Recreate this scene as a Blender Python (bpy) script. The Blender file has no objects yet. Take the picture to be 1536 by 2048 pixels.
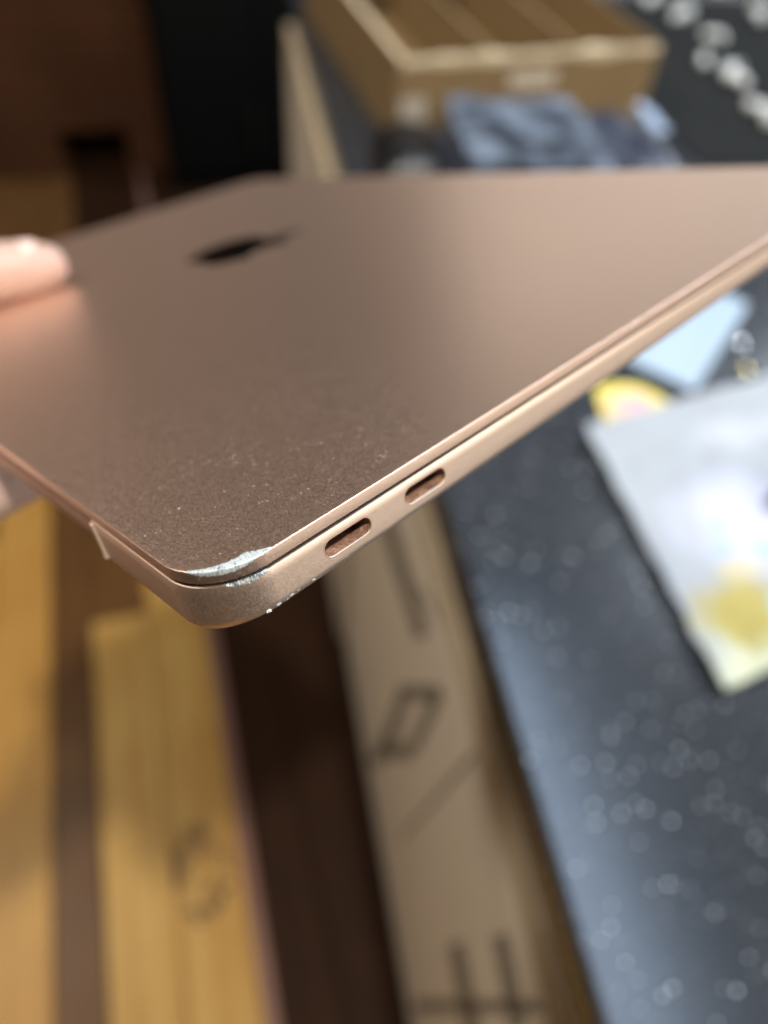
import bpy, bmesh, math, random
from mathutils import Vector, Matrix, noise
random.seed(7)
S = bpy.context.scene
COL = S.collection

# ------------------------------------------------------------------ camera
cam_d = bpy.data.cameras.new("camera")
cam = bpy.data.objects.new("camera", cam_d); COL.objects.link(cam); S.camera = cam
cam.matrix_world = Matrix(((0.960918, 0.16924, -0.219075, 0),
                           (-0.268818, 0.75948, -0.59239, 0),
                           (0.066127, 0.62813, 0.775293, 1.30),
                           (0, 0, 0, 1)))
cam_d.sensor_fit = 'VERTICAL'; cam_d.sensor_height = 36.0; cam_d.sensor_width = 27.0
cam_d.lens = 1500.7/2048*36
cam_d.clip_start = 0.005; cam_d.clip_end = 60
cam_d.dof.use_dof = True
cam_d.dof.focus_distance = 0.101
cam_d.dof.aperture_fstop = 7.0
cam_d.dof.aperture_blades = 0

# ------------------------------------------------------------------ world, lamps, exposure
W = bpy.data.worlds.new("World"); S.world = W; W.use_nodes = True
bg = W.node_tree.nodes['Background']
bg.inputs[0].default_value = (1.0, 0.77, 0.64, 1); bg.inputs[1].default_value = 0.052

def lamp(name, kind, loc, energy, color, size=None, size_y=None, target=None, radius=None):
    d = bpy.data.lights.new(name, kind); d.energy = energy; d.color = color
    if kind == 'AREA':
        d.size = size
        if size_y: d.shape = 'RECTANGLE'; d.size_y = size_y
    if radius is not None: d.shadow_soft_size = radius
    o = bpy.data.objects.new(name, d); COL.objects.link(o); o.location = loc
    if target is not None:
        o.rotation_euler = (Vector(target)-Vector(loc)).to_track_quat('-Z', 'Y').to_euler()
    return o
lamp("ceiling_lamp", 'POINT', (0.19, -0.28, 2.55), 125, (1.0, 0.92, 0.80), radius=0.045)
lamp("overhead_area", 'AREA', (0.72, 0.46, 2.45), 12, (0.56, 0.74, 1.0), 0.22, 1.2)
lamp("overhead_area", 'AREA', (2.25, 1.45, 2.60), 54, (0.78, 0.88, 1.0), 0.5, 0.7, (0.9, 1.0, 0.85))  # unseen overhead fill, added to lift the foam chips
lamp("lit_wall_fill", 'AREA', (2.45, 3.65, 1.16), 10.5, (1.0, 0.98, 0.91), 3.2, 0.55, (0.1, 0.2, 1.2))  # added area light standing in for a lit wall mirrored in the lid
lamp("rear_fill", 'AREA', (2.4, -1.3, 2.1), 44, (1.0, 0.97, 0.90), 1.3, 1.0, (0.05, 0.08, 1.2))  # unseen fill added for the port side of the laptop
lamp("left_fill", 'POINT', (-1.15, 0.85, 2.40), 90, (1.0, 0.91, 0.78), radius=0.12)  # added fill that brightens the taupe front panels
S.view_settings.view_transform = 'Standard'; S.view_settings.look = 'None'
S.view_settings.exposure = 0.0; S.view_settings.gamma = 1.0
S.cycles.use_denoising = True

# ------------------------------------------------------------------ node helpers
class NT:
    def __init__(s, name):
        s.m = bpy.data.materials.new(name); s.m.use_nodes = True
        s.n = s.m.node_tree.nodes; s.l = s.m.node_tree.links
        s.b = s.n['Principled BSDF']
    def new(s, t, **kw):
        x = s.n.new(t)
        for k, v in kw.items():
            if hasattr(x, k): setattr(x, k, v)
            else: x.inputs[k].default_value = v
        return x
    def link(s, a, b): s.l.new(a, b)
    def coord(s, scale=(1, 1, 1), loc=(0, 0, 0), rot=(0, 0, 0)):
        t = s.new('ShaderNodeTexCoord'); m = s.new('ShaderNodeMapping')
        m.inputs['Scale'].default_value = scale; m.inputs['Location'].default_value = loc
        m.inputs['Rotation'].default_value = rot
        s.link(t.outputs['Object'], m.inputs['Vector']); return m.outputs['Vector']
    def noise(s, vec, scale, detail=3, rough=0.5, dist=0.0):
        x = s.new('ShaderNodeTexNoise'); x.inputs['Scale'].default_value = scale
        x.inputs['Detail'].default_value = detail; x.inputs['Roughness'].default_value = rough
        x.inputs['Distortion'].default_value = dist
        s.link(vec, x.inputs['Vector']); return x.outputs['Fac']
    def voro(s, vec, scale, out='Distance', feature='F1'):
        x = s.new('ShaderNodeTexVoronoi'); x.feature = feature; x.inputs['Scale'].default_value = scale
        s.link(vec, x.inputs['Vector']); return x.outputs[out]
    def ramp(s, fac, stops, interp='LINEAR'):
        r = s.new('ShaderNodeValToRGB'); r.color_ramp.interpolation = interp
        e = r.color_ramp.elements
        while len(e) < len(stops): e.new(0.5)
        for i, (p, c) in enumerate(stops):
            e[i].position = p
            e[i].color = (c, c, c, 1) if isinstance(c, (int, float)) else (c[0], c[1], c[2], 1)
        s.link(fac, r.inputs[0]); return r.outputs[0]
    def math(s, op, a, b=None, c=None):
        x = s.new('ShaderNodeMath'); x.operation = op
        for i, v in enumerate((a, b, c)):
            if v is None: continue
            if isinstance(v, (int, float)): x.inputs[i].default_value = v
            else: s.link(v, x.inputs[i])
        return x.outputs[0]
    def mix(s, fac, a, b, blend='MIX'):
        x = s.new('ShaderNodeMix'); x.data_type = 'RGBA'; x.blend_type = blend
        for sock, v in ((x.inputs[0], fac), (x.inputs[6], a), (x.inputs[7], b)):
            if isinstance(v, (int, float)): sock.default_value = v
            elif isinstance(v, tuple): sock.default_value = (v[0], v[1], v[2], 1)
            else: s.link(v, sock)
        return x.outputs[2]
    def base(s, v):
        if isinstance(v, tuple): s.b.inputs['Base Color'].default_value = (v[0], v[1], v[2], 1)
        else: s.link(v, s.b.inputs['Base Color'])
    def set(s, **kw):
        for k, v in kw.items():
            k = k.replace('_', ' ')
            if isinstance(v, (int, float)): s.b.inputs[k].default_value = v
            else: s.link(v, s.b.inputs[k])
    def bump(s, h, strength, dist):
        x = s.new('ShaderNodeBump'); x.inputs['Strength'].default_value = strength
        x.inputs['Distance'].default_value = dist
        s.link(h, x.inputs['Height']); s.link(x.outputs[0], s.b.inputs['Normal']); return x
    def dist2(s, vec, c, sx=1, sy=1):
        """elliptic distance in the xy plane"""
        sep = s.new('ShaderNodeSeparateXYZ'); s.link(vec, sep.inputs[0])
        dx = s.math('MULTIPLY', s.math('SUBTRACT', sep.outputs[0], c[0]), 1/sx)
        dy = s.math('MULTIPLY', s.math('SUBTRACT', sep.outputs[1], c[1]), 1/sy)
        return s.math('SQRT', s.math('ADD', s.math('MULTIPLY', dx, dx), s.math('MULTIPLY', dy, dy)))

def simple(name, col, rough=0.5, metal=0.0, var=0.12, scale=30, bump=0.0, bdist=0.001):
    t = NT(name); v = t.coord()
    n = t.noise(v, scale, 5)
    t.base(t.mix(n, tuple(c*(1-var) for c in col), tuple(min(1, c*(1+var)) for c in col)))
    t.set(Roughness=rough, Metallic=metal)
    if bump: t.bump(n, bump, bdist)
    return t.m

# ------------------------------------------------------------------ mesh helpers
def obj(name, bm, mat, parent=None, smooth=None, loc=None, kind=None):
    me = bpy.data.meshes.new(name); bmesh.ops.recalc_face_normals(bm, faces=bm.faces[:]) if bm.faces else None
    bm.to_mesh(me); bm.free()
    if smooth is not None:
        for p in me.polygons: p.use_smooth = True
        me.set_sharp_from_angle(angle=math.radians(smooth))
    if mat: me.materials.append(mat)
    o = bpy.data.objects.new(name, me); COL.objects.link(o)
    if parent: o.parent = parent
    if loc: o.location = loc
    if kind: o['kind'] = kind
    return o

def tag(o, label, cat, group=None):
    o['label'] = label; o['category'] = cat
    if group: o['group'] = group
    return o

def empty(name, loc=(0, 0, 0), rz=0.0):
    o = bpy.data.objects.new(name, None); COL.objects.link(o); o.location = loc
    o.rotation_euler = (0, 0, rz); o.empty_display_size = 0.02
    return o

def box(bm, lo, hi, bev=0.0, seg=2):
    g = bmesh.ops.create_cube(bm, size=1.0)['verts']
    for v in g:
        v.co = Vector([lo[i]+(v.co[i]+0.5)*(hi[i]-lo[i]) for i in range(3)])
    if bev:
        es = list({e for v in g for e in v.link_edges})
        bmesh.ops.bevel(bm, geom=es, offset=bev, segments=seg, affect='EDGES', profile=0.5)
    return bm
def boxbm(lo, hi, bev=0.0, seg=2): return box(bmesh.new(), lo, hi, bev, seg)

# ================================================================== MATERIALS
def wood(name, light, dark, seed, knots=(), rough=0.42):
    t = NT(name); v = t.coord(loc=(seed*1.7, seed*0.9, 0)); raw = t.coord()
    st = t.coord(scale=(1, 0.06, 1), loc=(seed*1.7, seed*0.9, 0))
    g1 = t.noise(st, 60, 6, 0.6, 0.6); g2 = t.noise(st, 260, 4, 0.6)
    g3 = t.noise(v, 5, 3)
    f = t.math('ADD', t.math('MULTIPLY', g1, 0.6), t.math('MULTIPLY', g2, 0.25))
    f = t.math('ADD', f, t.math('MULTIPLY', g3, 0.3))
    c = t.ramp(f, [(0.40, dark), (0.68, light)])
    for (kx, ky, r) in knots:
        wob = t.noise(v, 55, 5, 0.65)
        gap = t.ramp(t.noise(v, 30, 4, 0.6), [(0.44, 0.10), (0.54, 1.0)])
        d = t.dist2(raw, (kx, ky), r, r*1.35)
        d = t.math('ADD', d, t.math('MULTIPLY', t.math('SUBTRACT', wob, 0.5), 1.7))
        m = t.math('MULTIPLY', t.ramp(d, [(0.30, 0.10), (0.75, 0.95), (0.95, 0.85), (1.35, 0.0)]), gap)
        c = t.mix(m, c, (0.040, 0.018, 0.020))
    t.base(c); t.set(Roughness=rough, Specular_IOR_Level=0.22 if rough < 0.6 else 0.10); t.bump(g2, 0.15, 0.0004)
    return t.m

M_FLOORBED = simple('floor_bed', (0.02, 0.014, 0.010), 0.8)
M_COUNTER = None
def counter_mat():
    t = NT('black_granite'); v = t.coord()
    n = t.noise(v, 14, 4)
    c = t.mix(n, (0.020, 0.023, 0.028), (0.038, 0.043, 0.051))
    d = t.voro(v, 125); rnd = t.voro(v, 125, 'Color')
    sep = t.new('ShaderNodeSeparateColor'); t.link(rnd, sep.inputs[0])
    on = t.math('MULTIPLY', t.math('GREATER_THAN', sep.outputs[0], 0.22), t.math('ADD', 0.3, t.math('MULTIPLY', sep.outputs[1], 0.7)))
    spot = t.math('MULTIPLY', t.math('LESS_THAN', d, t.math('ADD', 0.09, t.math('MULTIPLY', sep.outputs[2], 0.15))), on)
    d2 = t.voro(v, 210); on2 = t.voro(v, 210, 'Color')
    sep2 = t.new('ShaderNodeSeparateColor'); t.link(on2, sep2.inputs[0])
    sp2 = t.math('MULTIPLY', t.math('LESS_THAN', d2, 0.16), t.math('GREATER_THAN', sep2.outputs[1], 0.6))
    spot = t.math('MAXIMUM', spot, t.math('MULTIPLY', sp2, 0.22))
    t.base(t.mix(spot, c, (0.80, 0.86, 0.92)))
    t.set(Roughness=0.21, Specular_IOR_Level=0.45)
    t.bump(t.noise(v, 300, 2), 0.12, 0.0004)
    return t.m
M_COUNTER = counter_mat()
M_EDGE = simple('black_edge', (0.016, 0.014, 0.012), 0.5)
M_PANEL = simple('taupe_laminate', (0.76, 0.68, 0.565), 0.5, var=0.08, scale=12)
M_LITSTRIP = simple('lit_strip_tan', (0.60, 0.50, 0.36), 0.5, var=0.08, scale=15)  # yellowish light along the panel head, put into this strip's colour
M_MARK = simple('dark_stroke_tone', (0.21, 0.18, 0.145), 0.7)
M_DARKWOOD = wood('dark_stained_wood', (0.085, 0.034, 0.016), (0.040, 0.016, 0.008), 3.3)
M_BLACK = simple('black_board', (0.003, 0.003, 0.003), 0.7)
M_BLACK.node_tree.nodes['Principled BSDF'].inputs['Specular IOR Level'].default_value = 0.1
def card_mat(name, a, b):
    t = NT(name); v = t.coord(); st = t.coord(scale=(1, 1, 0.2))
    n = t.noise(v, 18, 5); fl = t.noise(st, 240, 3)
    c = t.mix(n, a, b); c = t.mix(t.math('MULTIPLY', fl, 0.35), c, tuple(x*0.7 for x in a))
    t.base(c); t.set(Roughness=0.85); t.bump(fl, 0.3, 0.0008); return t.m
M_CARD = card_mat('brown_cardboard', (0.20, 0.125, 0.052), (0.28, 0.185, 0.085))
M_CARDRIM = card_mat('torn_cardboard', (0.60, 0.47, 0.29), (0.76, 0.64, 0.45))
M_CARDIN = card_mat('inner_cardboard', (0.20, 0.125, 0.052), (0.27, 0.18, 0.085))
M_PAPERW = simple('white_paper', (0.74, 0.80, 0.86), 0.6, var=0.05, scale=20)
M_FOAM = simple('white_foam', (0.80, 0.82, 0.80), 0.8, var=0.04, scale=200, bump=0.3, bdist=0.0006)

def metal_mat(name, col, rough, specks=False, grain=0.30):
    t = NT(name); v = t.coord()
    g = t.noise(v, 9000, 2, 0.6)
    gv = t.voro(v, 8500, 'Color'); sep = t.new('ShaderNodeSeparateColor'); t.link(gv, sep.inputs[0])
    cl = t.noise(v, 60, 4)
    c = t.mix(g, tuple(x*0.86 for x in col), tuple(min(1, x*1.08) for x in col))
    if specks:
        # tiny worn points and scratches in the anodising, thicker near the corner
        near = t.ramp(t.dist2(v, (0.016, 0.016), 0.05, 0.05), [(0.15, 1.0), (1.1, 0.0)])
        cloud = t.ramp(t.noise(v, 150, 4, 0.7), [(0.42, 0.0), (0.72, 1.0)])
        vv = t.voro(v, 1500); vc = t.voro(v, 1500, 'Color')
        s2 = t.new('ShaderNodeSeparateColor'); t.link(vc, s2.inputs[0])
        pt = t.math('MULTIPLY', t.math('LESS_THAN', vv, 0.27), t.math('GREATER_THAN', s2.outputs[0], 0.91))
        pt = t.math('MULTIPLY', t.math('MULTIPLY', pt, near), cloud)
        smear = t.math('MULTIPLY', t.ramp(t.noise(v, 420, 4, 0.7), [(0.56, 0.0), (0.78, 1.0)]), t.math('MULTIPLY', near, cloud))
        k = t.math('MINIMUM', t.math('ADD', pt, t.math('MULTIPLY', smear, 0.35)), 1.0)
        c = t.mix(k, c, (0.95, 0.90, 0.84))
        t.set(Metallic=t.math('SUBTRACT', 1.0, t.math('MULTIPLY', k, 0.55)))
    else:
        t.set(Metallic=1.0)
    t.base(c)
    r = t.math('ADD', t.math('MULTIPLY', sep.outputs[1], 0.16), rough-0.08)
    t.set(Roughness=r)
    t.bump(t.math('ADD', g, t.math('MULTIPLY', sep.outputs[0], 0.8)), grain, 0.00003)
    return t.m
ROSE = (0.86, 0.62, 0.488)
M_LID = metal_mat('rose_gold_lid', ROSE, 0.385, True, 0.22)
M_BASE = metal_mat('rose_gold_body', (0.84, 0.645, 0.515), 0.46, False, 0.12)
M_HINGE = metal_mat('hinge_metal', (0.46, 0.30, 0.21), 0.45)
M_LOGO = simple('dark_mirror_logo', (0.022, 0.022, 0.020), 0.28, 1.0)
def bare_mat(name, lo, hi, metal):
    t = NT(name); v = t.coord()
    n = t.noise(v, 2600, 3, 0.7); n2 = t.noise(v, 700, 3)
    t.base(t.mix(n, lo, hi)); t.set(Metallic=metal)
    t.set(Roughness=t.math('ADD', t.math('MULTIPLY', n2, 0.3), 0.25))
    t.bump(n, 0.5, 0.00006); return t.m
M_BARE = bare_mat('bare_aluminium', (0.46, 0.54, 0.58), (0.86, 0.92, 0.95), 0.45)
M_BARE2 = bare_mat('bare_aluminium_grey', (0.30, 0.36, 0.40), (0.58, 0.66, 0.70), 0.6)
M_BARE3 = bare_mat('bare_aluminium_dark', (0.08, 0.10, 0.11), (0.30, 0.34, 0.36), 0.7)
M_SLOTLIGHT = simple('slot_highlight', (0.74, 0.58, 0.43), 0.38, 0.35, var=0.05, scale=800)  # paler colour holds the light caught by the slot end
def port_mat():
    t = NT('port_lining'); v = t.coord()
    n = t.noise(v, 1800, 4, 0.7); n2 = t.noise(v, 500, 3)
    t.base(t.ramp(t.math('ADD', t.math('MULTIPLY', n, 0.7), t.math('MULTIPLY', n2, 0.4)), [(0.35, (0.07, 0.032, 0.02)), (0.60, (0.32, 0.18, 0.12)), (0.78, (0.72, 0.50, 0.36))]))
    t.set(Metallic=0.35, Roughness=0.55); t.bump(n, 0.6, 0.0001); return t.m
M_PORT = port_mat()
M_DARKCAV = simple('dark_cavity', (0.006, 0.005, 0.004), 0.8)

# ================================================================== SETTING
fl = boxbm((-3.0, -1.6, -0.05), (2.6, 3.6, -0.022))
floor = obj('floor', fl, M_FLOORBED); floor['kind'] = 'structure'
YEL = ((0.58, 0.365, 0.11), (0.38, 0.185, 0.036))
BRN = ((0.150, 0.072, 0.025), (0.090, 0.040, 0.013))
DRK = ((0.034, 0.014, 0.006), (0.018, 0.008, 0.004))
def plank(x0, x1, y0, y1, pal, seed, knots=()):
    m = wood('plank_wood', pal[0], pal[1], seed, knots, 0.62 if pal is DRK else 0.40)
    b = boxbm((x0+0.0008, y0+0.0008, -0.021), (x1-0.0008, y1-0.0008, random.uniform(-0.0008, 0.0)), 0.0015, 1)
    return obj('floorboard', b, m, floor)
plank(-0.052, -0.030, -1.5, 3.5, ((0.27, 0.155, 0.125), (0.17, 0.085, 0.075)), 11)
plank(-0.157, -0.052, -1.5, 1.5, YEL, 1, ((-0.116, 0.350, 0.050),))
plank(-0.157, -0.052, 1.5, 3.5, DRK, 40)  # far boards switch to darker wood; light falloff put into their colour
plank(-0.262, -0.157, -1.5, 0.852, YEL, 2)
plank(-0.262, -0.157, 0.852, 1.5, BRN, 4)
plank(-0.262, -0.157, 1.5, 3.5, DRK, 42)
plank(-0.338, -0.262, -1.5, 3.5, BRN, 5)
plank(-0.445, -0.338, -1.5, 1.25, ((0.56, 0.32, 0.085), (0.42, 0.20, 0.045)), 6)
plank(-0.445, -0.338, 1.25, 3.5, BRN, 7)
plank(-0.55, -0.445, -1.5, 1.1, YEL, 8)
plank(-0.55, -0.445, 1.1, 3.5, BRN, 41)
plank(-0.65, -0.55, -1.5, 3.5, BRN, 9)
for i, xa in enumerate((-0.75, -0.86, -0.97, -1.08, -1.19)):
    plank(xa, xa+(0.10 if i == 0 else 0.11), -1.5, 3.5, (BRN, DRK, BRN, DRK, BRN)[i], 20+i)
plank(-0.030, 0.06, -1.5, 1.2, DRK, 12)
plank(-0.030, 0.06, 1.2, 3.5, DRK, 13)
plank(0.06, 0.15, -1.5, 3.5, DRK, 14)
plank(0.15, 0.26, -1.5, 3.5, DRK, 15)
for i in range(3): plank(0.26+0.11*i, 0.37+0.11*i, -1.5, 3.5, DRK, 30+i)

# ---- counter, turned a little from the boards
CY = -math.atan(0.0914)
counter = empty('counter', (0.1444, 0, 0), CY)
tag(counter, 'long kitchen counter with a speckled black top and taupe front panels', 'counter')
ctop = obj('countertop', boxbm((0, -0.9, 0.805), (1.6, 1.50, 0.85), 0.005, 3), M_COUNTER, counter)
for v in ctop.data.vertices:
    if v.co.y > 1: v.co.y += 0.16*v.co.x
PX, FX = -0.0025, -0.0115
p1 = obj('door_panel', boxbm((PX, -0.9, 0.0), (0.02, 0.703, 0.757), 0.0015, 2), M_PANEL, counter)
p2 = obj('door_panel', boxbm((FX, 0.706, 0.0), (0.02, 1.49, 0.757), 0.0015, 2), M_PANEL, counter)
obj('lit_strip', boxbm((PX+0.0005, -0.9, 0.759), (0.02, 0.703, 0.8045), 0.001, 1), M_LITSTRIP, counter)
obj('lit_strip', boxbm((FX+0.0005, 0.706, 0.759), (0.02, 1.49, 0.8045), 0.001, 1), M_LITSTRIP, counter)
obj('carcass', boxbm((0.021, -0.88, 0.0), (1.55, 1.47, 0.8045)), M_EDGE, counter)
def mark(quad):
    """a flat dark stroke on the upright front panel, corners are (y, z)"""
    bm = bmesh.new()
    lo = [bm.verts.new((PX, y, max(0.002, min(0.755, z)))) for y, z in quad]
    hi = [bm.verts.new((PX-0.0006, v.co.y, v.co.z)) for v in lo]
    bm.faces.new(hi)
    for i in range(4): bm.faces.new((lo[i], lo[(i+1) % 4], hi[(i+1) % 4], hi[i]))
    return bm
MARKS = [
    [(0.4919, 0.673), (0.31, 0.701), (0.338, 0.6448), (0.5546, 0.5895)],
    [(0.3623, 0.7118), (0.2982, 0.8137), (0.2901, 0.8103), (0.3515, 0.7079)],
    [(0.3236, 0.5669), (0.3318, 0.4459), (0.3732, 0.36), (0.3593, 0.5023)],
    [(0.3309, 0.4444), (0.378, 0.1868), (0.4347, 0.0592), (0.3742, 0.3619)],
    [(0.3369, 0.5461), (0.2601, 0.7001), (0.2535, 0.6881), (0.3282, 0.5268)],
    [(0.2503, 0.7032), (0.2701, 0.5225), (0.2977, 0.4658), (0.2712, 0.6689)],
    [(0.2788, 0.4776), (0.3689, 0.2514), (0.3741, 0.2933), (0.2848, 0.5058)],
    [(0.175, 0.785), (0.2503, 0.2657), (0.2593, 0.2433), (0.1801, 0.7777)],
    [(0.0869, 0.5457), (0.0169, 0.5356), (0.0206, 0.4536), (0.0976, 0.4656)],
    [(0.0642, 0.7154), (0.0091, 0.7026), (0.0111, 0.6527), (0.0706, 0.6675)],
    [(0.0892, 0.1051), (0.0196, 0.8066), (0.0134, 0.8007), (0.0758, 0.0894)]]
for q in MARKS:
    obj('dark_stroke', mark(q), M_MARK, p1)  # thin dark strokes laid flat on the near panel

# ---- dark furniture far behind
cab = empty('wooden_cabinet', (0, 2.6, 0))
tag(cab, 'dark brown boarded wooden cabinet in the shade at the far end of the floor', 'cabinet')
z = 0.14; k = 0
while z < 1.0:
    h = (0.085, 0.11, 0.07, 0.095)[k % 4]; k += 1
    obj('board', boxbm((-1.5, random.uniform(-0.004, 0.004), z+0.002), (0.055, 0.03, z+h-0.002), 0.003, 1), M_DARKWOOD, cab); z += h
for xa, xb in ((-1.5, -0.27), (-0.065, 0.055)):
    obj('leg_panel', boxbm((xa, 0.002, 0.0), (xb, 0.03, 0.139), 0.003, 1), M_DARKWOOD, cab)
obj('back_panel', boxbm((-1.5, 0.28, 0.0), (0.055, 0.30, 1.0)), M_BLACK, cab)
blk = empty('black_cabinet', (0.06, 2.45, 0))
tag(blk, 'tall flat black cabinet between the dark wooden cabinet and the counter end', 'cabinet')
obj('body', boxbm((0, 0, 0.0), (0.62, 0.5, 1.3), 0.004, 2), M_BLACK, blk)
obj('door', boxbm((0.012, -0.018, 0.06), (0.30, -0.001, 1.28), 0.003, 2), M_BLACK, blk)
obj('door', boxbm((0.306, -0.018, 0.06), (0.608, -0.001, 1.28), 0.003, 2), M_BLACK, blk)
obj('handle', boxbm((0.268, -0.036, 0.12), (0.282, -0.019, 0.26), 0.004, 2), simple('gunmetal', (0.05, 0.05, 0.045), 0.4, 0.8), blk)

# ---- things on the counter: cardboard box
TOPZ = 0.85
crate = empty('cardboard_box', (0.301, 0.925, TOPZ), math.radians(2.2))
tag(crate, 'shallow open brown cardboard box with torn pale rim behind the dark blue package', 'box')
BW, BD, BH, TH = 0.362, 0.46, 0.100, 0.004
obj('bottom', boxbm((TH, TH, 0.001), (BW-TH, BD-TH, 0.005)), M_CARDIN, crate)
obj('side_wall', boxbm((0, 0, 0), (TH, BD, BH), 0.0008, 1), M_CARD, crate)
obj('side_wall', boxbm((BW-TH, 0, 0), (BW, BD, BH), 0.0008, 1), M_CARD, crate)
obj('front_wall', boxbm((TH, 0, 0), (BW-TH, TH, BH-0.002), 0.0008, 1), M_CARD, crate)
obj('back_wall', boxbm((TH, BD-TH, 0), (BW-TH, BD, BH), 0.0008, 1), M_CARD, crate)
bm = bmesh.new()
N = 90
rows = []
for i in range(N+1):
    x = TH+(BW-2*TH)*i/N
    hgt = 0.0005+0.011*max(0, noise.noise(Vector((x*42, 3, 0)))) + 0.003*max(0, noise.noise(Vector((x*160, 7, 0))))
    wd = 0.005+0.022*max(0, noise.noise(Vector((x*20, 9, 0)))+0.25)
    zz = BH-0.0018
    rows.append([bm.verts.new((x, -0.0006, zz-0.004-wd*0.3)), bm.verts.new((x, -0.001, zz+hgt)), bm.verts.new((x, TH+0.001, zz+hgt*0.8)), bm.verts.new((x, TH+0.002+wd, zz-0.003))])
for a, b in zip(rows[:-1], rows[1:]):
    for j in range(3): bm.faces.new((a[j], b[j], b[j+1], a[j+1]))
obj('torn_rim', bm, M_CARDRIM, crate, 50)
bm = bmesh.new()
for i in range(41):
    y = BD*i/40
obj('side_rim', boxbm((-0.0012, 0.002, BH+0.0004), (TH+0.003, BD-0.002, BH+0.003), 0.001, 1), M_CARDRIM, crate)
for xx in (0.135, 0.255):
    obj('divider', boxbm((xx, TH+0.002, 0.006), (xx+0.004, BD-TH-0.001, BH-0.012), 0.0008, 1), M_CARDIN, crate)
    obj('divider_edge', boxbm((xx-0.0015, TH+0.004, BH-0.0118), (xx+0.0055, BD-TH-0.06, BH-0.0088), 0.001, 1), M_CARD, crate)
# inner flaps folded down along the inside
def flap(lo, hi): obj('flap', boxbm(lo, hi, 0.0008, 1), M_CARD, crate)
flap((TH+0.002, BD-0.05, 0.04), (BW-TH-0.002, BD-0.046, BH-0.004))
lab = obj('shipping_label', boxbm((0.006, -0.0012, 0.010), (0.040, -0.0002, 0.055)), simple('worn_label', (0.52, 0.46, 0.38), 0.7), crate)
obj('shipping_label', boxbm((0.150, -0.0012, 0.060), (0.215, -0.0002, 0.078)), simple('faded_label', (0.55, 0.47, 0.36), 0.7), crate)

# ---- dark blue package
def pouch_mat():
    t = NT('navy_film'); v = t.coord(); n = t.noise(v, 22, 4)
    t.base(t.mix(n, (0.022, 0.028, 0.045), (0.050, 0.060, 0.090))); t.set(Roughness=0.30, Specular_IOR_Level=0.7)
    t.bump(t.noise(v, 60, 4, 0.6), 0.5, 0.006); return t.m
def sheen_mat():  # pale reflection on the film, put into a thin sheet's colour
    t = NT('pale_blue_sheen'); v = t.coord(); n = t.noise(v, 20, 4, 0.6)
    t.base(t.ramp(n, [(0.40, (0.024, 0.031, 0.045)), (0.62, (0.19, 0.235, 0.30))])); t.set(Roughness=0.32); return t.m
pk = empty('package', (0.300, 0.690, TOPZ), math.radians(-8))
tag(pk, 'dark navy film wrapped package with pale blue painted sheen in front of the cardboard box', 'package')
def pillow(lx, ly, h, z0, nx, ny, amp, seed, mat, name, parent, edge=0.25, x0=0, y0=0):
    bm = bmesh.new(); top = []; bot = []
    for i in range(nx+1):
        r = []; q = []
        for j in range(ny+1):
            u = i/nx; w = j/ny
            e = min(1, min(u, 1-u)/edge); f = min(1, min(w, 1-w)/edge)
            prof = (1-(1-e)**3)*(1-(1-f)**3)
            n = noise.noise(Vector((u*lx*30+seed, w*ly*30, seed)))*amp + noise.noise(Vector((u*lx*75, w*ly*75+seed, seed)))*amp*0.5
            x = x0+u*lx+n*0.4*(1-prof); y = y0+w*ly+n*0.4*(1-prof)
            r.append(bm.verts.new((x, y, z0+h*(0.35+0.65*prof)+n*prof)))
            q.append(bm.verts.new((x, y, z0+h*(0.35-0.35*prof))))
        top.append(r); bot.append(q)
    for i in range(nx):
        for j in range(ny):
            bm.faces.new((top[i][j], top[i+1][j], top[i+1][j+1], top[i][j+1]))
            bm.faces.new((bot[i][j], bot[i][j+1], bot[i+1][j+1], bot[i+1][j]))
    for i in range(nx):
        bm.faces.new((top[i][0], bot[i][0], bot[i+1][0], top[i+1][0])); bm.faces.new((top[i+1][ny], bot[i+1][ny], bot[i][ny], top[i][ny]))
    for j in range(ny):
        bm.faces.new((top[0][j+1], bot[0][j+1], bot[0][j], top[0][j])); bm.faces.new((top[nx][j], bot[nx][j], bot[nx][j+1], top[nx][j+1]))
    return obj(name, bm, mat, parent, 60)
pillow(0.285, 0.195, 0.068, 0.001, 40, 28, 0.007, 2.1, pouch_mat(), 'wrapper', pk, 0.16)
def drape(lx, ly, x0, y0, z0, amp, seed, mat, name, parent, n=26):
    bm = bmesh.new(); g = []
    for i in range(n+1):
        r = []
        for j in range(n+1):
            u, w = i/n, j/n
            nn = noise.noise(Vector((u*4+seed, w*4, seed)))*amp+noise.noise(Vector((u*11, w*11+seed, 3)))*amp*0.4
            r.append(bm.verts.new((x0+u*lx+nn*0.5, y0+w*ly, z0+nn)))
        g.append(r)
    for i in range(n):
        for j in range(n): bm.faces.new((g[i][j], g[i+1][j], g[i+1][j+1], g[i][j+1]))
    r = bmesh.ops.extrude_face_region(bm, geom=bm.faces[:])
    for v in [e for e in r['geom'] if isinstance(e, bmesh.types.BMVert)]: v.co.z += 0.0004
    return obj(name, bm, mat, parent, 60)
drape(0.155, 0.175, 0.018, 0.012, 0.0765, 0.004, 5.5, sheen_mat(), 'film_sheen', pk)
drape(0.016, 0.07, 0.250, 0.105, 0.0765, 0.004, 8.5, simple('pale_highlight', (0.40, 0.50, 0.66), 0.35), 'highlight_strip', pk, 10)  # white-blue highlight of the film, made as a pale strip

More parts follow.
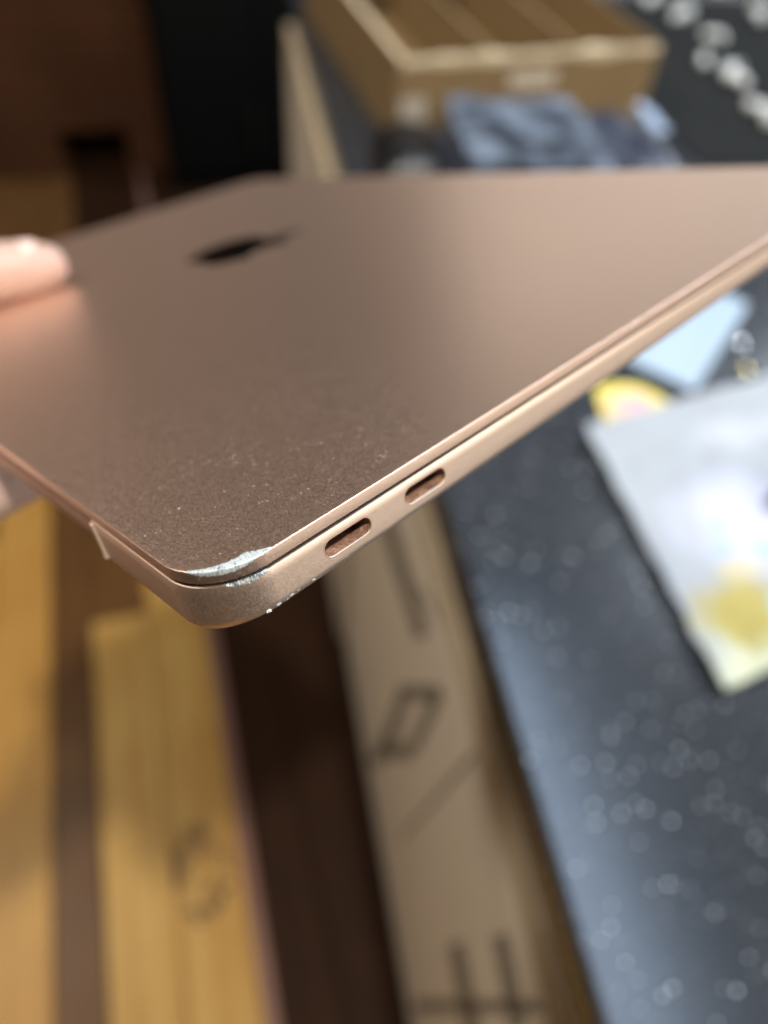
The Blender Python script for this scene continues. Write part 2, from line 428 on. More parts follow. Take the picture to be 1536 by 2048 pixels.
bp = pillow(0.075, 0.13, 0.050, 0.001, 22, 26, 0.006, 9.7, simple('black_film', (0.010, 0.010, 0.011), 0.35, bump=0.4, bdist=0.004), 'black_pouch', None, 0.25)
bp.location = (0.243, 0.775, TOPZ); bp.rotation_euler = (0, 0, math.radians(-10))
tag(bp, 'small crumpled black plastic pouch between the cardboard box corner and the navy package', 'pouch')
# ---- black tape roll
roll = empty('tape_roll', (0.262, 0.735, TOPZ))
tag(roll, 'small roll of black tape lying left of the navy package on the counter', 'tape roll')
def ring(ro, ri, h, z0=0.0, seg=40, bev=0.001):
    bm = bmesh.new(); prof = [(ri, z0), (ri, z0+h), (ro-bev, z0+h), (ro, z0+h-bev), (ro, z0+bev), (ro-bev, z0)]
    R = []
    for i in range(seg):
        a = 2*math.pi*i/seg
        R.append([bm.verts.new((p[0]*math.cos(a), p[0]*math.sin(a), p[1])) for p in prof])
    for i in range(seg):
        a, b = R[i], R[(i+1) % seg]
        for j in range(len(prof)): bm.faces.new((a[j], b[j], b[(j+1) % len(prof)], a[(j+1) % len(prof)]))
    return bm
obj('tape', ring(0.026, 0.0192, 0.045), simple('black_tape', (0.02, 0.02, 0.02), 0.35), roll, 40)
obj('core', ring(0.019, 0.0165, 0.044), simple('grey_core', (0.22, 0.21, 0.19), 0.8), roll, 40)

# ---- printed leaflet
def leaflet_mat():
    t = NT('printed_leaflet'); v = t.coord()
    wob = t.math('MULTIPLY', t.math('SUBTRACT', t.noise(v, 40, 3), 0.5), 0.7)
    def blob(c, sx, sy, soft=0.25, w=1.0):
        d = t.math('ADD', t.dist2(v, c, sx, sy), t.math('MULTIPLY', wob, w)); return t.ramp(d, [(1-soft, 1.0), (1.0, 0.0)])
    c = t.mix(t.noise(v, 12, 3), (0.35, 0.385, 0.405), (0.31, 0.34, 0.40))
    c = t.mix(t.math('MULTIPLY', blob((0.10, 0.125), 0.075, 0.060, 0.6), 0.7), c, (0.56, 0.58, 0.80))
    c = t.mix(t.math('MULTIPLY', blob((0.06, 0.01), 0.09, 0.055, 0.6), 0.8), c, (0.60, 0.63, 0.42))
    c = t.mix(blob((0.047, 0.051), 0.043, 0.038, 0.5, 1.6), c, t.mix(t.noise(v, 70, 4), (0.33, 0.27, 0.06), (0.44, 0.38, 0.12)))
    c = t.mix(t.math('MULTIPLY', blob((0.068, 0.085), 0.026, 0.012, 0.5), 0.6), c, (0.55, 0.50, 0.30))
    for q, sx, sy in (((0.062, 0.104), 0.010, 0.007), ((0.096, 0.097), 0.012, 0.008), ((0.070, 0.122), 0.008, 0.006)):
        c = t.mix(t.math('MULTIPLY', blob(q, sx, sy, 0.5), 0.8), c, (0.26, 0.42, 0.74))
    c = t.mix(t.math('MULTIPLY', blob((0.082, 0.046), 0.014, 0.016, 0.4), 0.8), c, (0.25, 0.50, 0.52))
    c = t.mix(t.math('MULTIPLY', blob((0.15, 0.215), 0.05, 0.022, 0.5), 0.5), c, (0.50, 0.54, 0.60))
    t.base(c); t.set(Roughness=0.6, Specular_IOR_Level=0.3); return t.m
bm = bmesh.new(); g = []
NX, NY = 30, 36
for i in range(NX+1):
    r = []
    for j in range(NY+1):
        u, w = i/NX, j/NY
        z = 0.005+0.0042*noise.noise(Vector((u*3.1, w*3.4, 1.2)))+0.0036*noise.noise(Vector((u*8, w*9, 4)))
        z += 0.010*max(0, 0.16-u)/0.16*(0.4+0.6*abs(noise.noise(Vector((2, w*6, 3)))))*0.5
        z += 0.006*max(0, w-0.85)/0.15
        dx = 0.006*noise.noise(Vector((w*9, 0, 8)))*(1-u)
        p = (Vector((0, 0))*(1-u)+Vector((0.2085, 0.0330))*u)*(1-w)+(Vector((0.0140, 0.2453))*(1-u)+Vector((0.2256, 0.2704))*u)*w
        r.append(bm.verts.new((p.x+dx, p.y, z+0.001)))
    g.append(r)
for i in range(NX):
    for j in range(NY): bm.faces.new((g[i][j], g[i+1][j], g[i+1][j+1], g[i][j+1]))
r = bmesh.ops.extrude_face_region(bm, geom=bm.faces[:])
for v in [e for e in r['geom'] if isinstance(e, bmesh.types.BMVert)]: v.co.z += 0.0003
lf = obj('leaflet', bm, leaflet_mat(), None, 60, (0.3044, 0.1436, TOPZ+0.001))
tag(lf, 'crumpled pale printed leaflet with a yellow shape and blue dabs on the black counter', 'leaflet')
# dark clip on the leaflet
cl = empty('binder_clip', (0.440, 0.281, TOPZ+0.009), math.radians(30))
tag(cl, 'dark grey clip lying on the right part of the pale leaflet', 'clip')
bm = bmesh.new()
for s in (-1, 1):
    q = [(-0.016, s*0.007, 0), (0.016, s*0.007, 0), (0.016, s*0.001, 0.013), (-0.016, s*0.001, 0.013)]
    a = [bm.verts.new(p) for p in q]; b = [bm.verts.new((p[0], p[1]-s*0.0008, p[2])) for p in q]
    bm.faces.new(a); bm.faces.new(b)
    for i in range(4): bm.faces.new((a[i], a[(i+1) % 4], b[(i+1) % 4], b[i]))
obj('body', bm, simple('dark_steel', (0.05, 0.05, 0.05), 0.4, 0.6), cl)
def tube(pts, r, seg=8):
    bm = bmesh.new(); R = []
    for i, p in enumerate(pts):
        p = Vector(p); d = (Vector(pts[min(i+1, len(pts)-1)])-Vector(pts[max(i-1, 0)])).normalized()
        u = d.orthogonal().normalized(); w = d.cross(u)
        rr = r[i] if isinstance(r, (list, tuple)) else r
        R.append([bm.verts.new(p+(u*math.cos(2*math.pi*k/seg)+w*math.sin(2*math.pi*k/seg))*rr) for k in range(seg)])
    for a, b in zip(R[:-1], R[1:]):
        for k in range(seg): bm.faces.new((a[k], a[(k+1) % seg], b[(k+1) % seg], b[k]))
    bm.faces.new(R[0]); bm.faces.new(R[-1]); return bm
for s in (-1, 1):
    obj('wire_arm', tube([(-0.008, s*0.0015, 0.013), (-0.007, s*0.012, 0.020), (-0.004, s*0.022, 0.012), (0.004, s*0.022, 0.012), (0.007, s*0.012, 0.020), (0.008, s*0.0015, 0.013)], 0.0007, 6), simple('wire', (0.3, 0.3, 0.3), 0.3, 0.9), cl)

# ---- yellow card half under the leaflet
def card_print():
    t = NT('yellow_card_print'); v = t.coord()
    d = t.math('ADD', t.dist2(v, (0.030, 0.020), 0.026, 0.020), t.math('MULTIPLY', t.math('SUBTRACT', t.noise(v, 60, 3), 0.5), 0.6))
    c = t.mix(t.ramp(d, [(0.7, 1.0), (1.0, 0.0)]), (0.80, 0.66, 0.10), (0.74, 0.46, 0.36))
    d2 = t.dist2(v, (0.040, 0.022), 0.011, 0.006)
    c = t.mix(t.ramp(d2, [(0.7, 1.0), (1.1, 0.0)]), c, (0.58, 0.28, 0.50)); t.base(c); t.set(Roughness=0.45); return t.m
bm = bmesh.new(); ov = []
pts = [(0.0, 0.0), (0.062, -0.012), (0.072, 0.010), (0.066, 0.026), (0.050, 0.045), (0.026, 0.050), (0.008, 0.046), (0.004, 0.030)]
for zz in (0.0, 0.0005):
    ov.append([bm.verts.new((x, y, zz)) for x, y in pts])
bm.faces.new(ov[0]); bm.faces.new(ov[1])
for i in range(len(pts)): bm.faces.new((ov[0][i], ov[0][(i+1) % len(pts)], ov[1][(i+1) % len(pts)], ov[1][i]))
yc = obj('yellow_card', bm, card_print(), None, None, (0.345, 0.396, TOPZ+0.0006)); yc.rotation_euler = (0, 0, math.radians(-4))
tag(yc, 'small yellow card with pink print half under the pale leaflet', 'card')

# ---- small pale paper
bm = bmesh.new(); g = []
n = 14
c00, c10, c11, c01 = Vector((0.398, 0.478)), Vector((0.446, 0.418)), Vector((0.572, 0.525)), Vector((0.53, 0.60))
for i in range(n+1):
    r = []
    for j in range(n+1):
        u, w = i/n, j/n
        p = (c00*(1-u)+c10*u)*(1-w)+(c01*(1-u)+c11*u)*w
        r.append(bm.verts.new((p.x-0.44, p.y-0.48, 0.0012+0.008*max(0, u-0.6)*w+0.002*abs(noise.noise(Vector((u*3, w*3, 5)))))))
    g.append(r)
for i in range(n):
    for j in range(n): bm.faces.new((g[i][j], g[i+1][j], g[i+1][j+1], g[i][j+1]))
r = bmesh.ops.extrude_face_region(bm, geom=bm.faces[:])
for v in [e for e in r['geom'] if isinstance(e, bmesh.types.BMVert)]: v.co.z += 0.0003
pp = obj('paper_slip', bm, simple('pale_blue_paper', (0.34, 0.44, 0.55), 0.5, var=0.04), None, 60, (0.44, 0.48, TOPZ+0.001))
tag(pp, 'blank pale blue paper slip on the counter under the laptop edge', 'paper')

# ---- two shiny beads
def bead(name, x, y, r, col, label):
    e = empty(name, (x, y, TOPZ))
    tag(e, label, 'bead')
    bm = bmesh.new(); bmesh.ops.create_uvsphere(bm, u_segments=32, v_segments=20, radius=r)
    for v in bm.verts: v.co.z = v.co.z*0.8+r*0.8
    t = NT('polished_bead'); t.base(col); t.set(Metallic=1.0, Roughness=0.12)
    obj('ball', bm, t.m, e, 60)
    obj('collar', ring(r*1.04, r*0.85, r*0.3, r*0.62, 28, r*0.05), t.m, e, 40)
bead('metal_bead', 0.5251, 0.4678, 0.0065, (0.92, 0.95, 1.0), 'bright silver metal bead on the black counter right of the paper slip')
bead('metal_bead', 0.5073, 0.4311, 0.0065, (0.85, 0.72, 0.35), 'dim brass metal bead on the black counter above the leaflet')

mt = NT('matte_black_sheet'); mv = mt.coord()
mt.base(mt.mix(mt.noise(mv, 30, 4), (0.010, 0.011, 0.011), (0.020, 0.021, 0.021))); mt.set(Roughness=0.9, Specular_IOR_Level=0.12)
mat = obj('dark_underlay', boxbm((0, 0, 0), (0.80, 0.62, 0.004), 0.0015, 2), mt.m, None, None, (0.690, 0.815, TOPZ+0.0004)); mat.rotation_euler = (0, 0, CY)  # added sheet that keeps the counter dark and free of sheen
tag(mat, 'added matte black sheet under the white foam chips on the counter', 'mat')
# ---- white foam packing chips
def chip_mesh(seed, L, r):
    bm = bmesh.new(); pts = []; rad = []
    n = 12
    for i in range(n+1):
        u = i/n
        pts.append(((u-0.5)*L, 0.22*L*math.sin(u*math.pi*1.6+seed), r*0.95+0.1*r*math.sin(seed+u*3)))
        rad.append(r*(0.25+0.75*math.sin(math.pi*min(1, max(0.04, u*0.96+0.02)))**0.45)*(1-0.20*math.sin(math.pi*u)))
    bm.free(); bm = tube(pts, rad, 14)
    for v in bm.verts: v.co += v.normal*0.0 + Vector([0.0008*noise.noise(v.co*170+Vector((seed, k, 0))) for k in range(3)])
    return bm
chips = [(0.916, 1.373, 0.038, 0.0091, 60, 'white foam chip farthest back beside the top right of the cardboard box'),
         (0.935, 1.300, 0.057, 0.0107, 62, 'long white foam chip nearest the right rim of the cardboard box'),
         (0.945, 1.205, 0.038, 0.0077, 118, 'thin white foam chip in the middle of the scattered chips'),
         (0.868, 1.110, 0.028, 0.0085, 20, 'short round white foam chip just below the thin one'),
         (0.884, 1.046, 0.060, 0.0114, 66, 'longest white foam chip lying closest to the navy package'),
         (1.100, 1.425, 0.034, 0.0097, 30, 'white foam chip cut by the top edge of the picture'),
         (1.085, 1.285, 0.052, 0.0110, 84, 'fat white foam chip at the upper right edge of the picture'),
         (0.850, 0.920, 0.062, 0.0110, 72, 'white foam chip at the right edge, lowest of the scatter')]
for i, (x, y, L, r, a, lb) in enumerate(chips):
    o = obj('foam_chip', chip_mesh(i*1.3, L, r), M_FOAM, None, 60, (x, y, TOPZ+0.0055)); o.rotation_euler = (0, 0, math.radians(a))
    tag(o, lb, 'foam chip', 'foam packing chips scattered on the counter')

# ================================================================== LAPTOP
lap = empty('laptop')
LM = Matrix(((0.886348, -0.438451, -0.148821, -0.003133),
             (0.461213, 0.807684, 0.367327, 0.051963),
             (-0.040855, -0.394218, 0.918109, 1.222601),
             (0, 0, 0, 1)))
lap.matrix_world = LM
tag(lap, 'closed rose gold laptop with a scuffed corner held over the counter edge', 'laptop')
LD, LW, LR = 0.2124, 0.3041, 0.010
mm = 0.001
def outline(seg=40, edge=40):
    """list of (corner_centre, normal) round the rounded rectangle, counter-clockwise from the front right"""
    pts = []
    cs = [(LR, LR, math.pi), (LD-LR, LR, 1.5*math.pi), (LD-LR, LW-LR, 0.0), (LR, LW-LR, 0.5*math.pi)]
    for k, (cx, cy, a0) in enumerate(cs):
        for i in range(seg+1):
            a = a0+0.5*math.pi*i/seg
            pts.append((Vector((cx, cy)), Vector((math.cos(a), math.sin(a)))))
        nx = cs[(k+1) % 4]; a = a0+0.5*math.pi; n = Vector((math.cos(a), math.sin(a)))
        for i in range(1, edge):
            t = i/edge; pts.append((Vector((cx, cy)).lerp(Vector((nx[0], nx[1])), t), n))
    return pts
OUT = outline()
def loft(profile, close_top=True, close_bot=True):
    bm = bmesh.new(); rings = []
    n = len(profile(OUT[0][1], OUT[0][0]))
    for j in range(n):
        ring_ = []
        for c, nv in OUT:
            ins, z = profile(nv, c)[j]
            p = c+nv*(LR-ins); ring_.append(bm.verts.new((p.x, p.y, z)))
        rings.append(ring_)
    m = len(OUT)
    for a, b in zip(rings[:-1], rings[1:]):
        for i in range(m): bm.faces.new((a[i], a[(i+1) % m], b[(i+1) % m], b[i]))
    if close_top: bm.faces.new(rings[0])
    if close_bot: bm.faces.new(list(reversed(rings[-1])))
    return bm
LIDB = -1.95*mm
def lid_prof(nv, c):
    r = 0.16*mm; P = []
    P.append((0.9*mm, 0.0))
    for i in range(6):
        a = math.pi/2*i/5; P.append((r*(1-math.sin(a)), -r*(1-math.cos(a))))
    P += [(0.0, LIDB+0.12*mm), (0.12*mm, LIDB), (3.5*mm, LIDB)]
    return P
BTOP = -2.52*mm
def taper(x): return 1.0-1.9*max(0.0, x-0.020)
def base_prof(nv, c):
    wh = max(0.0, -nv.x)**2
    k = taper(c.x+nv.x*LR)
    z0 = (7.5*(1-wh)+8.8*wh)*mm; h = (2.5*(1-wh)+2.4*wh)*mm; w = (3.2*(1-wh)+3.0*wh)*mm
    P = [(3.5*mm, BTOP), (0.22*mm, BTOP), (0.06*mm, BTOP-0.06*mm), (0.0, BTOP-0.22*mm)]
    for t in (0.25, 0.5, 0.75): P.append((0.0, BTOP-0.22*mm-(z0*k+BTOP)*t*(1.0)))
    zs = P[-1][1]
    zs = -max(z0*k, 3.0*mm)
    P[4:] = [(0.0, BTOP-0.22*mm+(zs-BTOP+0.22*mm)*t) for t in (0.3, 0.65, 1.0)]
    for i in range(1, 11):
        a = math.pi/2*i/10; P.append((w*(1-math.cos(a)), zs-h*k*math.sin(a)))
    return P
lid = obj('lid', loft(lid_prof), M_LID, lap, 32)
base = obj('base', loft(base_prof), M_BASE, lap, 32)
# core between lid and base, its near black holds the gap's shade
obj('gap_core', loft(lambda nv, c: [(0.30*mm, LIDB+0.02*mm), (0.30*mm, BTOP-0.02*mm)]), M_DARKCAV, lap)

def cut(target, cutters):
    for c in cutters:
        md = target.modifiers.new('cut', 'BOOLEAN'); md.operation = 'DIFFERENCE'; md.solver = 'EXACT'; md.object = c
    bpy.context.view_layer.update()
    dg = bpy.context.evaluated_depsgraph_get()
    me = bpy.data.meshes.new_from_object(target.evaluated_get(dg)); target.modifiers.clear()
    old = target.data; target.data = me; bpy.data.meshes.remove(old)
    for p in me.polygons: p.use_smooth = True
    me.set_sharp_from_angle(angle=math.radians(32))
    for c in cutters:
        m_ = c.data; bpy.data.objects.remove(c); bpy.data.meshes.remove(m_)
def stadium(x, z, L, Hh, y0, y1, seg=16, grow=0.0):
    """pill-shaped ring points at depth y"""
    r = Hh/2; P = []
    for i in range(seg+1):
        a = -math.pi/2+math.pi*i/seg; P.append((x+(L/2-r)+(r+grow)*math.cos(a), z+(r+grow)*math.sin(a)))
    for i in range(seg+1):
        a = math.pi/2+math.pi*i/seg; P.append((x-(L/2-r)+(r+grow)*math.cos(a), z+(r+grow)*math.sin(a)))
    return P
PORTS = [(22.35*mm, -5.32*mm), (37.7*mm, -5.20*mm)]
PL, PH = 8.7*mm, 2.95*mm
cutters = []
for (px, pz) in PORTS:
    bm = bmesh.new(); P = stadium(px, pz, PL, PH, 0, 0)
    a = [bm.verts.new((x, -2*mm, z)) for x, z in P]; b = [bm.verts.new((x, 5.2*mm, z)) for x, z in P]
    bm.faces.new(a); bm.faces.new(list(reversed(b)))
    for i in range(len(P)): bm.faces.new((a[i], b[i], b[(i+1) % len(P)], a[(i+1) % len(P)]))
    c = obj('cutter', bm, None); c.matrix_world = LM; cutters.append(c)
NY0 = 35.9*mm
c = obj('cutter', boxbm((-5*mm, NY0, -20.0*mm), (8.8*mm, LW-NY0, -1.0*mm), 0.0), None); c.matrix_world = LM; cutters.append(c)
cut(base, cutters)
for (px, pz) in PORTS:
    bm = bmesh.new(); rings = []
    for (g, y) in ((0.10*mm, -0.02*mm), (-0.05*mm, 0.0), (-0.10*mm, 0.14*mm), (-0.10*mm, 4.6*mm), (-0.5*mm, 5.0*mm)):
        rings.append([bm.verts.new((x, y, z)) for x, z in stadium(px, pz, PL, PH, 0, 0, 16, g)])
    n = len(rings[0])
    for a, b in zip(rings[:-1], rings[1:]):
        for i in range(n): bm.faces.new((a[i], a[(i+1) % n], b[(i+1) % n], b[i]))
    bm.faces.new(rings[-1])
    po = obj('usb_port', bm, M_PORT, base, 40)
    po.parent = base
    bm = bmesh.new(); rings = []
    for (g, y) in ((0.07*mm, 0.02*mm), (0.06*mm, -0.035*mm), (-0.06*mm, -0.035*mm), (-0.13*mm, 0.10*mm)):
        rings.append([bm.verts.new((x, y, z)) for x, z in stadium(px, pz, PL, PH, 0, 0, 16, g)])
    for a, b in zip(rings[:-1], rings[1:]):
        for i in range(n): bm.faces.new((a[i], a[(i+1) % n], b[(i+1) % n], b[i]))
    obj('rim', bm, M_BASE, po, 40)
    # contact tongue deep inside
    obj('tongue', boxbm((px-2.9*mm, 3.4*mm, pz-0.95*mm), (px+2.9*mm, 4.95*mm, pz-0.4*mm), 0.1*mm, 1), M_PORT, po)
# hinge barrel and the hinge slot end, its highlight put into a paler colour
bm = tube([(4.6*mm, NY0+0.9*mm, -6.7*mm), (4.6*mm, LW/2, -6.7*mm), (4.6*mm, LW-NY0-0.9*mm, -6.7*mm)], 4.2*mm, 32)
obj('hinge_barrel', bm, M_HINGE, lap, 50)
bm = tube([(0.30*mm, NY0-0.15*mm, -3.1*mm+i*(-6.4*mm)/6) for i in range(7)], [0.66*mm]*6+[0.78*mm], 16)
obj('slot_end', bm, M_SLOTLIGHT, base, 60)

# logo on the lid
PATH = [((788.1, 340.9), [((782.3, 345.4), (679.9, 403.1), (679.9, 531.4)), ((679.9, 679.8), (810.2, 732.3), (814.1, 733.6)),
        ((813.5, 736.8), (793.4, 805.5), (745.4, 875.5)), ((702.6, 937.1), (657.9, 998.6), (589.9, 998.6)),
        ((521.9, 998.6), (504.4, 959.1), (425.9, 959.1)), ((349.4, 959.1), (322.2, 999.9), (260.0, 999.9)),
        ((197.8, 999.9), (154.4, 942.9), (104.5, 872.9)), ((46.7, 790.7), (0, 663), (0, 541.8)),
        ((0, 347.4), (126.4, 244.3), (250.8, 244.3)), ((316.9, 244.3), (372.0, 287.7), (413.5, 287.7)),
        ((453.0, 287.7), (514.6, 241.7), (589.8, 241.7)), ((618.3, 241.7), (720.7, 244.3), (788.1, 340.9))]),
        ((554.1, 159.4), [((585.2, 122.5), (607.2, 71.3), (607.2, 20.1)), ((607.2, 13.0), (606.6, 5.8), (605.3, 0)),
        ((554.7, 1.9), (494.5, 33.7), (458.2, 75.8)), ((429.7, 108.2), (403.1, 159.4), (403.1, 211.3)),
        ((403.1, 219.1), (404.4, 226.9), (405.0, 229.4)), ((408.2, 230.0), (413.4, 230.7), (418.6, 230.7)),
        ((464.0, 230.7), (521.1, 200.3), (554.1, 159.4))])]
bm = bmesh.new(); sc = 0.040/1000; LX, LY = 0.1115, 0.1625
for start, segs in PATH:
    P = []; p0 = Vector(start)
    for c1, c2, p3 in segs:
        c1, c2, p3 = Vector(c1), Vector(c2), Vector(p3)
        for i in range(1, 9):
            t = i/8; P.append(p0*(1-t)**3+c1*3*t*(1-t)**2+c2*3*t*t*(1-t)+p3*t**3)
        p0 = p3
    # up of the emblem = +x of the lid, its right = -y
    V = [(LX+(560-q.y)*sc, LY-(q.x-407)*sc) for q in P]
    a = [bm.verts.new((x, y, -0.05*mm)) for x, y in V]; b = [bm.verts.new((x, y, 0.03*mm)) for x, y in V]
    bm.faces.new(b)
    for i in range(len(V)): bm.faces.new((a[i], a[(i+1) % len(V)], b[(i+1) % len(V)], b[i]))
obj('logo', bm, M_LOGO, lid)

# worn strips: bare metal that follows the edge of lid or base round the corner
def arc_at(s):
    """outline point and normal; s in mm of path: 0 at the end of the arc on the port side, negative round to the hinge side"""
    L = LR*math.pi/2
    if s >= 0: return Vector((LR+s, LR)), Vector((0.0, -1.0))
    if s < -L: return Vector((LR, LR+(-s-L))), Vector((-1.0, 0.0))
    a = 1.5*math.pi+s/LR; return Vector((LR, LR)), Vector((math.cos(a), math.sin(a)))
def strip(s0, s1, n, across, name, parent, lift=0.02*mm, rough=0.03*mm, dark=-0.52):
    """across(t) -> list of (inset, z) from the top inwards to the lowest point on the side"""
    bm = bmesh.new(); R = []
    for i in range(n+1):
        t = i/n; c, nv = arc_at(s0+(s1-s0)*t)
        q = []
        A = across(t)
        for j, (ins, z) in enumerate(A):
            edge = (j == 0 or j == len(A)-1 or i == 0 or i == n)
            jit = 0 if edge else random.uniform(-1, 1)*rough*0.4
            zz = z+(0 if edge else lift*0.7+jit)
            p = c+nv*(LR-ins+(0 if edge else lift*0.7+jit))
            q.append(bm.verts.new((p.x, p.y, zz+(-0.01*mm if edge else 0))))
        R.append(q)
    for i, (a, b) in enumerate(zip(R[:-1], R[1:])):
        for j in range(len(a)-1):
            f = bm.faces.new((a[j], b[j], b[j+1], a[j+1]))
            v = noise.noise(Vector((i*0.42, j*0.10, s0*900)))+0.6*noise.noise(Vector((i*0.95, j*0.25, 5)))
            f.material_index = 2 if v < dark else (1 if v < dark+0.30 else 0)
    o = obj(name, bm, M_BARE, parent)
    o.data.materials.append(M_BARE2); o.data.materials.append(M_BARE3); return o
def lid_across(t):
    # widest two thirds of the way along, ragged inner and outer limits
    env = 1.0
    jag = 0.20*noise.noise(Vector((t*22, 0, 0)))+0.13*noise.noise(Vector((t*80, 4, 0)))
    if t < 0.62: win = 0.15+1.55*(t/0.62)**1.1
    elif t < 0.70: win = 1.70+0.45*(t-0.62)/0.08
    else: win = 2.15*max(0.0, 1-(t-0.70)/0.30)**0.8+0.08
    win = max(0.06, win*(1+jag))
    if t < 0.03: win *= t/0.03+0.1
    dn = (0.75*max(0.0, math.sin(math.pi*min(1, t/0.80)))**0.6 if t < 0.80 else 0.0)+0.05
    dn = max(0.05, dn*(1+3*jag*0.5)); dn = min(dn, 1.1)
    r = 0.16
    P = []
    for k in range(6): P.append((r+(win)*(1-k/5.0) if k < 5 else r, 0.0))
    for k in range(1, 5):
        a = math.pi/2*k/4; P.append((r*(1-math.sin(a)), -r*(1-math.cos(a))))
    for k in range(1, 4): P.append((0.0, -r-max(0, dn-r)*k/3 if dn > r else -r-0.004*k))
    return [(a*mm, z*mm) for a, z in P]
strip(-11.0*mm, 0.9*mm, 150, lid_across, 'worn_patch', lid)
def base_across(t):
    env = max(0.0, math.sin(math.pi*t))**0.5
    d = 0.20+0.55*env*(0.55+0.9*abs(noise.noise(Vector((t*9, 3, 1))))+0.3*noise.noise(Vector((t*37, 1, 1))))
    z0 = BTOP/mm
    P = [(0.5*env+0.1, z0), (0.22, z0), (0.06, z0-0.06), (0.0, z0-0.22)]
    for k in range(1, 6): P.append((0.0, z0-0.22-max(0.02, d-0.2)*k/5))
    return [(a*mm, z*mm) for a, z in P]
strip(-6.4*mm, -0.6*mm, 70, base_across, 'worn_patch', base, 0.05*mm, 0.16*mm, -0.25)
# chips along the lower edge of the corner
for i, (s, zz, sz) in enumerate(((-2.2, -9.0, 0.30), (-0.7, -8.75, 0.32), (0.6, -8.7, 0.42), (1.6, -8.55, 0.30), (2.7, -8.4, 0.40), (3.8, -8.45, 0.26), (5.4, -8.45, 0.34), (6.6, -8.4, 0.22), (8.4, -8.45, 0.26), (11.5, -8.4, 0.22))):
    bm = bmesh.new(); bmesh.ops.create_icosphere(bm, subdivisions=3, radius=1.0)
    c, nv = arc_at(s*mm)
    tang = Vector((-nv.y, nv.x))
    ins = 0.25*mm; p = c+nv*(LR-ins)
    for v in bm.verts:
        q = v.co.copy(); f = 1+0.45*noise.noise(q*1.9+Vector((i*3, 0, 0)))+0.25*noise.noise(q*5+Vector((i, 2, 0)))
        u = tang*(q.x*sz*1.3*f)+nv*(q.y*0.12*f)
        v.co = Vector((p.x+u.x*mm, p.y+u.y*mm, (zz+0.25)*mm+q.z*sz*0.7*f*mm))
    obj('chip', bm, (M_BARE, M_BARE2, M_BARE3)[i % 3], base)

# fine raised scratches on the lid near the corner
for i in range(13):
    x = random.uniform(6, 36)*mm; y = random.uniform(7, 34)*mm
    if i < 6: x, y = (21+random.uniform(-3, 3))*mm, (27+random.uniform(-3, 3))*mm
    L = random.uniform(0.2, 1.1)*mm; a = random.uniform(-0.6, 0.9)
    d = Vector((math.cos(a), math.sin(a), 0))
    pts = [Vector((x, y, 0.0))+d*L*k/4+Vector((0, random.uniform(-0.05, 0.05)*mm, 0)) for k in range(5)]
    obj('scratch', tube(pts, [0.003*mm, 0.016*mm, 0.010*mm, 0.016*mm, 0.003*mm], 6), M_BARE2, lid)

# ================================================================== HAND
def skin_mat():
    t = NT('skin'); v = t.coord()
    n = t.noise(v, 60, 4); n2 = t.noise(v, 900, 3)
    c = t.mix(n, (0.42, 0.27, 0.22), (0.52, 0.375, 0.325)); t.base(c)
    t.set(Roughness=0.5, Subsurface_Weight=0.25, Subsurface_Scale=0.004)
    t.b.inputs['Subsurface Radius'].default_value = (1.0, 0.4, 0.25)
    t.bump(n2, 0.15, 0.0003); return t.m
def limb(bm, pts, rad, seg=20, sub=8):
    """tapered round-ended limb along a smooth chain (mm)"""
    P = [Vector(p) for p in pts]; C = []; Rr = []
    for i in range(len(P)-1):
        p0 = P[max(i-1, 0)]; p1 = P[i]; p2 = P[i+1]; p3 = P[min(i+2, len(P)-1)]
        for k in range(sub):
            t = k/sub
            C.append(0.5*((2*p1)+(p2-p0)*t+(2*p0-5*p1+4*p2-p3)*t*t+(3*p1-p0-3*p2+p3)*t**3)); Rr.append(rad[i]*(1-t)+rad[i+1]*t)
    C.append(P[-1]); Rr.append(rad[-1])
    # round caps
    def cap(c, d, r): return [(c+d*r*math.sin(a), r*math.cos(a)) for a in (0.35, 0.75, 1.1, 1.38)]
    d0 = (C[0]-C[1]).normalized(); d1 = (C[-1]-C[-2]).normalized()
    pre = list(reversed(cap(C[0], d0, Rr[0]))); post = cap(C[-1], d1, Rr[-1])
    C2 = [x[0] for x in pre]+C+[x[0] for x in post]; R2 = [x[1] for x in pre]+Rr+[x[1] for x in post]
    rings = []; u = None
    for i, p in enumerate(C2):
        d = (C2[min(i+1, len(C2)-1)]-C2[max(i-1, 0)]).normalized()
        u = d.orthogonal().normalized() if u is None else (u-d*u.dot(d)).normalized()
        w = d.cross(u)
        rings.append([bm.verts.new((p+(u*math.cos(2*math.pi*k/seg)+w*math.sin(2*math.pi*k/seg))*R2[i])*mm) for k in range(seg)])
    for a, b in zip(rings[:-1], rings[1:]):
        for k in range(seg): bm.faces.new((a[k], a[(k+1) % seg], b[(k+1) % seg], b[k]))
    bm.faces.new(list(reversed(rings[0]))); bm.faces.new(rings[-1])
bm = bmesh.new()
# thumb over the lid, tip pad on the metal
limb(bm, [(-40, 214, -26), (-24, 221, -8), (-2, 220, 9), (24, 213, 13), (42, 207, 9.8), (53, 203.5, 8.2), (58.5, 202, 7.6)], [17, 14, 10.5, 9.6, 10.0, 9.2, 7.6])
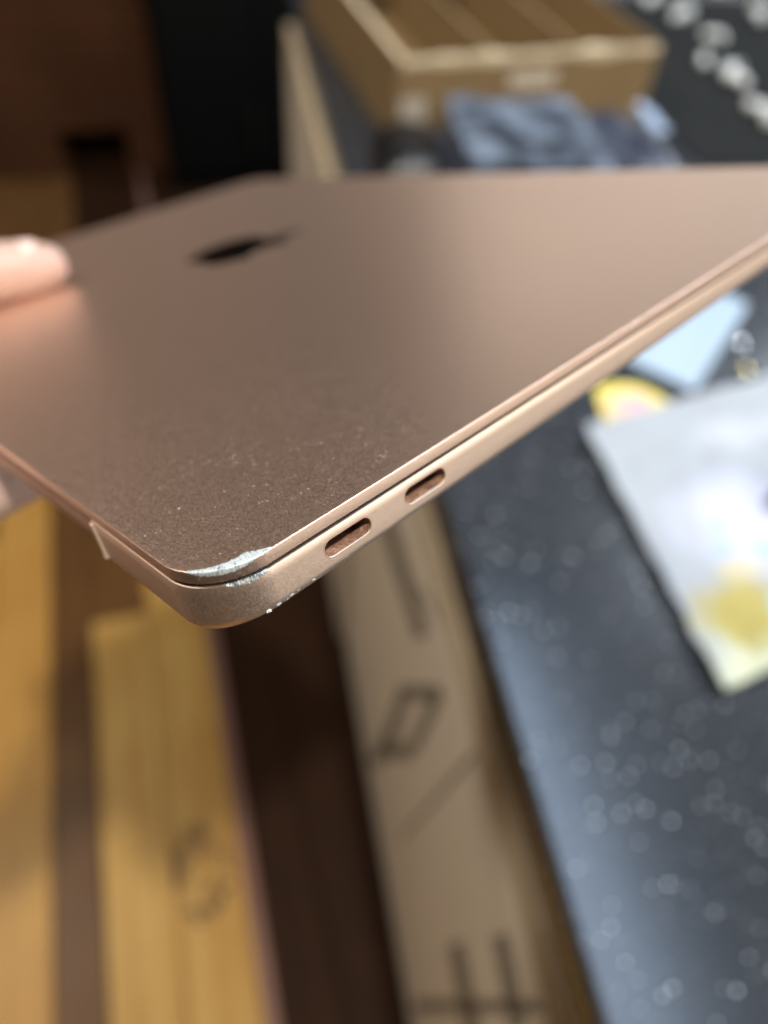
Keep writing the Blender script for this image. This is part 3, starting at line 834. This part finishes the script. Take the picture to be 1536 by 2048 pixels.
# four fingers under the base
limb(bm, [(-44, 132, -30), (-18, 119, -22), (-3, 112.5, -20.5), (18, 112, -19.6), (38, 113, -18.8)], [10, 8.6, 7.9, 7.3, 6.3])
limb(bm, [(-38, 140, -36), (-10, 130, -28), (16, 128, -22.5), (40, 130, -20), (60, 132, -19)], [13, 10.0, 9.0, 8.2, 7.0])
limb(bm, [(-38, 165, -36), (-10, 155, -28), (20, 154, -23), (46, 155, -20), (68, 156, -18.5)], [13, 10.4, 9.4, 8.4, 7.2])
limb(bm, [(-38, 190, -34), (-10, 182, -27), (18, 182, -22.5), (42, 181, -20), (60, 180, -18.5)], [13, 10.2, 9.2, 8.4, 7.0])
# palm and wrist
limb(bm, [(-26, 140, -34), (-60, 140, -42), (-95, 150, -46)], [13, 17, 19])
limb(bm, [(-20, 150, -38), (-60, 156, -44), (-95, 160, -47)], [14, 17, 20])
limb(bm, [(-20, 182, -36), (-60, 180, -42), (-95, 172, -46)], [14, 18, 20])
limb(bm, [(-42, 208, -26), (-66, 196, -36), (-95, 176, -44)], [17, 19, 19])
limb(bm, [(-90, 162, -46), (-150, 172, -60), (-230, 190, -85)], [26, 25, 31])
hand = obj('hand', bm, skin_mat(), None, 60)
hand.matrix_world = LM
rm = hand.modifiers.new('fuse', 'REMESH'); rm.mode = 'VOXEL'; rm.voxel_size = 0.0013; rm.use_smooth_shade = True
sm = hand.modifiers.new('soften', 'SMOOTH'); sm.factor = 0.5; sm.iterations = 7
bpy.context.view_layer.update()
dg = bpy.context.evaluated_depsgraph_get()
me = bpy.data.meshes.new_from_object(hand.evaluated_get(dg)); hand.modifiers.clear(); old = hand.data; hand.data = me; bpy.data.meshes.remove(old)
for p in me.polygons: p.use_smooth = True
tag(hand, 'left hand gripping the laptop, thumb on the lid and fingers under it', 'hand')
def nail(center, ax, up, L, Wd, name='nail'):
    bm = bmesh.new(); ax = Vector(ax).normalized(); up = Vector(up); up = (up-ax*up.dot(ax)).normalized(); sd = ax.cross(up)
    g = []
    for i in range(13):
        r = []
        for j in range(11):
            u = -1+2*i/12; w = -1+2*j/10
            ww = w*math.sqrt(max(0.0, 1-max(0, abs(u)-0.35)**2/0.50))
            p = Vector(center)+ax*(u*L/2)+sd*(ww*Wd/2)+up*(0.5-2.6*ww*ww-0.6*u*u*(1 if u > 0 else 0.3))
            r.append(bm.verts.new(p*mm))
        g.append(r)
    for i in range(12):
        for j in range(10): bm.faces.new((g[i][j], g[i+1][j], g[i+1][j+1], g[i][j+1]))
    r = bmesh.ops.extrude_face_region(bm, geom=bm.faces[:])
    for v in [e for e in r['geom'] if isinstance(e, bmesh.types.BMVert)]: v.co -= up*0.5*mm
    t = NT('nail'); t.base((0.78, 0.58, 0.53)); t.set(Roughness=0.28)
    return obj(name, bm, t.m, hand, 60)
nail((52.5, 203.6, 16.9), (18, -5.5, -1.6), (0, 0, 1), 13, 12)
